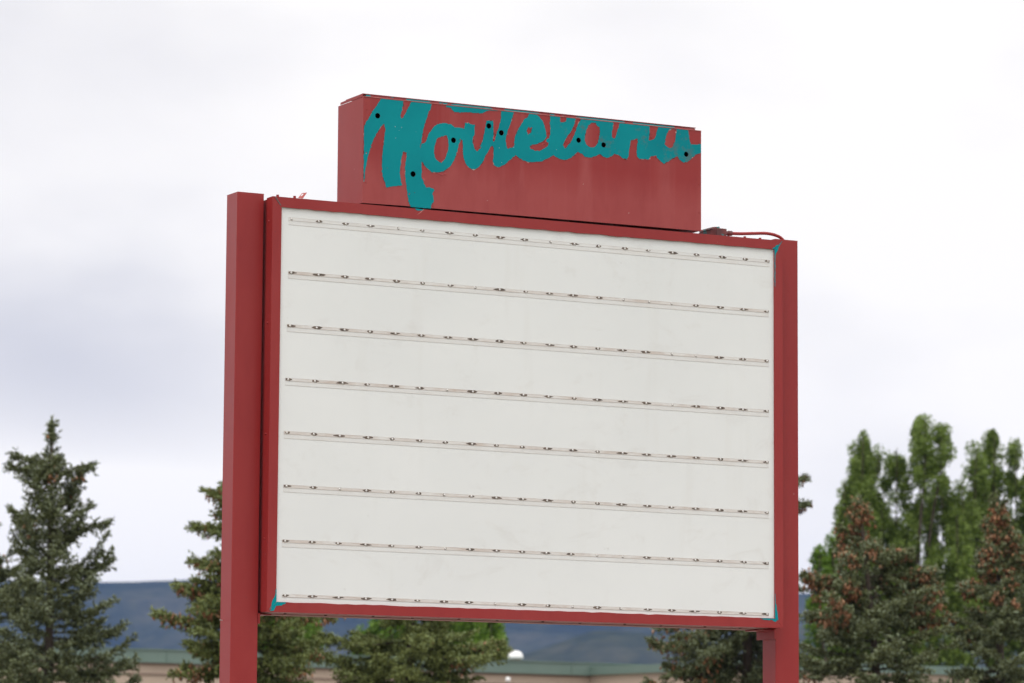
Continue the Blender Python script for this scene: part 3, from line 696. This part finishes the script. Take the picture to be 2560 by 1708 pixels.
box(bm, XL+t_, XR-t_, BD-.003, BD, ZB1+.004, ZT-.006)
box(bm, XL+t_+.004, XR-t_-.004, .06, .064, ZB1+.005, ZT-.007, 0, 1)
hb = obj('header_box', bm, [m_red, m_dark], sign)
flat_sheet([[(XL, ZB0), (XL+.25, ZB0+.004), (XR, ZB1), (XR, ZT), (XL, ZT)]] + holes, 0, .002, 'face_plate', m_redface, hb)
rM = [(402, 470), (425, 430), (470, 360), (500, 300), (540, 250), (575, 200), (595, 160), (850, 178), (838, 235), (828, 290), (814, 345), (814, 372), (822, 392), (850, 360), (880, 300), (905, 250), (938, 195), (1165, 210), (1155, 265), (1120, 330), (1105, 385), (1085, 440), (1068, 500), (1055, 560), (1048, 640), (1033, 700), (1035, 735),
      (1045, 670), (1085, 660), (1100, 630), (1110, 600), (1135, 545), (1170, 500), (1215, 455), (1265, 438), (1330, 440), (1380, 455), (1430, 490), (1470, 488), (1525, 500), (1530, 470), (1535, 432), (1560, 435), (1600, 448), (1645, 460), (1640, 500), (1640, 560), (1625, 610), (1620, 660), (1640, 720), (1665, 755), (1692, 738), (1700, 700), (1725, 650), (1738, 600), (1750, 540), (1765, 480), (1768, 415), (1850, 412), (1850, 480), (1852, 560), (1848, 640), (1858, 650), (1875, 610), (1880, 570), (1900, 510), (1920, 460), (1935, 400), (1940, 290), (2082, 305), (2065, 370), (2045, 440), (2020, 500), (1998, 570), (1988, 630), (2000, 700), (2005, 722), (2050, 715), (2082, 700), (2085, 650), (2090, 600), (2110, 540), (2138, 490)]
rM_a = px_loop(rM, 820, 210, 4.479)
rE = [(45, 430), (75, 370), (100, 320), (140, 255), (180, 235), (187, 175), (265, 195), (310, 235), (340, 280), (365, 340), (380, 400), (388, 450), (375, 480), (340, 510), (290, 535), (230, 550), (195, 565), (205, 590), (260, 615), (310, 615), (360, 590), (400, 560), (410, 530), (385, 515), (382, 492), (410, 475), (425, 440), (428, 380), (424, 300), (422, 205),
      (538, 220), (540, 290), (570, 300), (590, 290), (608, 265), (612, 225),
      (715, 240), (700, 310), (680, 360), (650, 410), (615, 460), (590, 500), (568, 545), (595, 590), (630, 550), (665, 500), (690, 450), (710, 400), (725, 340), (750, 295), (775, 245),
      (1130, 285), (1130, 360), (1118, 420), (1120, 460), (1145, 483), (1160, 460), (1175, 410), (1190, 360), (1205, 290),
      (1535, 320), (1542, 400), (1535, 450), (1532, 495), (1560, 495), (1600, 480), (1615, 420), (1640, 330),
      (1975, 360), (1982, 450), (1990, 510), (2010, 545), (2060, 545), (2125, 538), (2125, 632),
      (2060, 660), (2010, 700), (1960, 740), (1920, 750), (1880, 720), (1850, 675), (1800, 700), (1750, 735), (1700, 762), (1650, 720), (1610, 680), (1560, 675), (1520, 712), (1430, 705), (1400, 680), (1395, 620), (1400, 560), (1410, 490), (1395, 478), (1335, 500), (1320, 560), (1310, 620), (1305, 680), (1290, 712), (1235, 695), (1200, 665), (1150, 648), (1110, 675), (1070, 698), (1020, 680), (985, 650), (930, 675), (880, 690), (820, 685), (780, 650), (735, 625), (690, 670), (640, 705), (595, 716), (540, 710), (500, 690), (465, 665), (430, 685), (380, 710), (330, 735), (250, 742), (180, 743), (130, 725), (80, 700), (40, 665)]
rE_a = px_loop(rE, 1280, 240, 4.48)
rB = [(2040, 850), (1980, 900), (1925, 930), (1885, 932), (1855, 910), (1845, 860), (1850, 780), (1853, 720), (1840, 690), (1815, 710), (1785, 770), (1760, 810), (1740, 860), (1700, 920), (1650, 955), (1610, 958), (1570, 935), (1540, 895), (1520, 830), (1508, 760), (1510, 700), (1505, 645), (1490, 625), (1475, 655), (1460, 690), (1450, 750), (1430, 810), (1405, 860), (1370, 920), (1320, 960), (1270, 985), (1215, 990), (1160, 990), (1120, 955), (1085, 920), (1060, 880), (1048, 865),
      (1045, 900), (1050, 950), (1045, 1010), (1048, 1050), (1075, 1100), (1080, 1130), (1095, 1158), (1140, 1162), (1185, 1175), (1190, 1190), (1170, 1230), (1178, 1270), (1185, 1310), (1155, 1360), (1150, 1396), (970, 1382), (920, 1375), (905, 1330), (895, 1270), (882, 1200), (870, 1100), (862, 1010), (862, 940), (870, 870), (880, 810), (880, 775), (850, 760), (830, 790), (820, 850), (812, 920), (805, 990), (810, 1050), (820, 1110), (832, 1135), (650, 1160), (640, 1110), (620, 1060), (605, 1000), (602, 900), (605, 820), (612, 740), (622, 660), (630, 600), (640, 520), (632, 440), (600, 470), (560, 530), (520, 600), (490, 670), (470, 740), (445, 820), (430, 900), (415, 980), (410, 1040), (405, 1095), (398, 1095)]
rB_a = px_loop(rB, 820, 210, 4.479)
CL = (XL+.001, XR-.001, ZB0+.001, ZT-.0025)
outer = ragged(rM_a + rE_a + rB_a, clip=CL)
isl = [px_loop([(1310, 580), (1335, 580), (1345, 640), (1350, 700), (1330, 780), (1310, 840), (1270, 885), (1220, 860), (1195, 820), (1185, 760), (1195, 690), (1215, 630), (1240, 600)], 820, 210, 4.479)]
for q in ([(190, 345), (200, 365), (220, 378), (212, 405), (180, 435), (165, 400), (170, 375)],
          [(895, 300), (935, 300), (945, 330), (975, 350), (985, 390), (978, 450), (965, 510), (940, 560), (910, 582), (870, 575), (835, 545), (815, 500), (815, 450), (830, 390), (855, 330)],
          [(1800, 368), (1835, 375), (1842, 410), (1830, 450), (1825, 510), (1800, 560), (1775, 588), (1740, 570), (1712, 550), (1715, 490), (1735, 420), (1760, 380)]):
    isl.append(px_loop(q, 1280, 240, 4.48))
isl = [ragged(q) for q in isl]
flat_sheet([outer] + isl + [[(x, z) for x, z in h] for h in holes], -.0016, .0003, 'lettering', m_teal, hb)
flat_sheet([ragged([(x, z-.0012) for x, z in rM_a+rE_a+rB_a], .011, .0030, CL)] + [ragged(q[::4], .01, .002) for q in isl] + [[(x, z) for x, z in h] for h in holes], -.0008, .0003, 'paint_edge', m_edge, hb)
flat_sheet([ragged(px_loop([(1322, 225), (1320, 262), (1375, 268), (1395, 300), (1415, 318), (1480, 320), (1560, 318), (1650, 328), (1730, 330), (1760, 310), (1800, 296), (1900, 303), (1900, 280)], 820, 210, 4.479), clip=CL)], -.0016, .0003, 'lettering', m_teal, hb)
# red paint flakes curling off along the letters
bm = bmesh.new(); fr = random.Random(9)
def flake(cx, cz, a, ln, wd):
    ca, sa = math.cos(a), math.sin(a); rowsv = []
    for i in range(5):
        t = i/4; w_ = wd*(1-.6*abs(t-.4)); lift = -.0005-.007*t*t
        rowsv.append([bm.verts.new((cx+ca*ln*t-sa*w_*k+fr.gauss(0, .0008), lift, cz+sa*ln*t+ca*w_*k+fr.gauss(0, .0008))) for k in (-.5, 0, .5)])
    for r0, r1 in zip(rowsv, rowsv[1:]):
        for k in range(2): bm.faces.new((r0[k], r0[k+1], r1[k+1], r1[k]))
for x, y, a, ln, wd in ((1660, 745, 2.2, .022, .010), (1690, 735, 1.0, .02, .006), (1850, 590, -1.2, .02, .006), (1490, 635, 2.6, .014, .007), (1230, 1000, -.2, .03, .007), (1290, 1012, .1, .02, .006), (845, 800, 1.5, .02, .006), (1035, 700, 1.5, .016, .005), (1055, 1050, -.9, .02, .008), (1180, 1380, 2.2, .012, .006), (905, 1250, 1.4, .014, .005), (815, 980, 1.6, .02, .005)):
    cx, cz = on_face(820+x/4.479, 210+y/4.479); flake(cx, cz, a, ln, wd)
for x, y, a, ln, wd in ((590, 570, 1.2, .03, .014), (640, 480, 1.1, .035, .009), (690, 400, 1.1, .03, .008), (390, 500, -2.6, .02, .010), (330, 545, .5, .03, .010), (210, 590, .3, .02, .008), (200, 380, .9, .016, .008), (1370, 492, .2, .016, .006), (1545, 485, 1.0, .014, .010), (1580, 680, .2, .02, .006), (1450, 715, 0, .03, .004), (1835, 400, 1.5, .02, .005), (400, 450, 1.2, .025, .007), (570, 285, .2, .016, .006)):
    cx, cz = on_face(1280+x/4.48, 240+y/4.48); flake(cx, cz, a, ln, wd)
tag(obj('paint_flakes', bm, M('flake_red').set(Base_Color=(.36, .035, .04, 1), Roughness=.5).m, hb), kind='stuff')
# bright lip along the top edge, edge screws, and the raised lid
bm = bmesh.new(); box(bm, XL-.001, XR+.001, -.0030, .006, ZT+.0002, ZT+.0024, 0); obj('edge_lip', bm, m_pink, hb)
bm = bmesh.new()
for z in (2.80, 2.55, 2.38):
    for x in (XL+.022, XR-.014): lathe(bm, (x, 0, zz(z)), [(.004, 0), (.0035, .002), (.001, .003)], 8, 'y')
tag(obj('rivets', bm, m_red, hb), kind='stuff')
lx0, lz0 = on_face(915, 238, .06); lx1, lz1 = on_face(1738, 324, .06); lz0 += .004; lz1 += .004
bm = bmesh.new()
poly = [(lx0, ZT+.003), (lx1, ZT+.003), (lx1, lz1), (lx0, lz0)]
prism(bm, poly, 'y', .06, .062, 0)
prism(bm, [(lx0-.02, .058), (lx1+.004, .058), (lx1+.004, BD-.05), (lx0-.02, BD-.05)], 'z', lz0+.0005, lz0+.004, 1)
lid = obj('lid', bm, [m_mott, m_red], hb)
lid2 = bmesh.new()
# crumpled strip of sheet metal at the left top edge
xs_, zs_ = on_face(860, 254, BD-.02)
prism(lid2, [(0.02, ZT+.003), (BD-.02, ZT+.003), (BD-.02, ZT+.016), (.02, ZT+.022)], 'x', XL+.004, XL+.007)
obj('lid_flange', lid2, m_red, hb)

# junction box and conduit on top of the cabinet
YJ = .15; ztopc = zz(H+WF)
jx0, jz1 = on_face(1792, 570, YJ-.05); jx1, _ = on_face(1817, 570, YJ-.05)
bm = bmesh.new(); box(bm, jx0, jx1, YJ-.05, YJ+.16, ztopc-.004, jz1, .002)
jb = obj('junction_box', bm, m_rust, sign)
bm = bmesh.new(); prism(bm, [(jx0-.005, jz1+.0005), (jx1-.02, jz1+.0005), (jx1-.02, jz1+.018), (jx0+.0, jz1+.012)], 'y', YJ+.0, YJ+.15)
obj('cover', bm, m_rust, jb)
def f3(px, py): x, z = on_face(px, py, YJ); return Vector((x, YJ, z))
path = [f3(1802, 583), f3(1822, 583.5), f3(1850, 584.5), f3(1880, 584), f3(1912, 583.5), f3(1930, 586), f3(1943, 590), f3(1952, 595), f3(1960, 603)]
bm = bmesh.new(); tube(bm, smooth_path(path), .0095, 14); co_ = obj('conduit', bm, m_red, sign, True)
a = f3(1820, 583.5); b = f3(1829, 583.8); a2 = f3(1804, 583)
bm = bmesh.new(); tube(bm, [a, b], .0155, 14); tube(bm, [a+Vector((.003, 0, -.012)), a+Vector((.003, 0, -.035))], .008, 8); tube(bm, [a2, a], .0125, 12); obj('coupling', bm, m_rust, co_)
# bent lifting tab and screw heads on the top edge
def strip_pt(px, py, y): x, z = on_face(px, py, y); return (x, z)
tabl = [strip_pt(745, 495, .12), strip_pt(755, 483, .12), strip_pt(767.5, 481.5, .12), strip_pt(757, 496.5, .12)]
hl = [strip_pt(751, 490, .12), strip_pt(755, 485.5, .12), strip_pt(759.5, 484.2, .12), strip_pt(757, 488, .12), strip_pt(752.5, 491, .12)]
flat_sheet([tabl, hl], .118, .122, 'lifting_tab', m_pink, sign)
bm = bmesh.new()
for px, py in ((694, 489), (736.5, 492), (1862, 593), (1900, 596.5)):
    x, z = on_face(px, py, .05); lathe(bm, (x, .05, ztopc-.002), [(.008, 0), (.008, z+.006-ztopc if z+.006-ztopc > .004 else .006), (.004, .012)], 10)
tag(obj('top_screws', bm, m_red, sign), kind='stuff')

# ---------------------------------------------------------------- haze
hz = bpy.data.materials.new('haze_air'); hz.use_nodes = True; t = hz.node_tree; t.nodes.clear()
o_ = t.nodes.new('ShaderNodeOutputMaterial'); pv = t.nodes.new('ShaderNodeVolumePrincipled')
pv.inputs['Color'].default_value = (.21, .335, .73, 1); pv.inputs['Density'].default_value = .000080; pv.inputs['Anisotropy'].default_value = 0
t.links.new(pv.outputs[0], o_.inputs['Volume'])
bm = bmesh.new(); box(bm, -9000, 9000, -2000, 9000, -1, 375)
tag(obj('haze', bm, hz), kind='stuff')
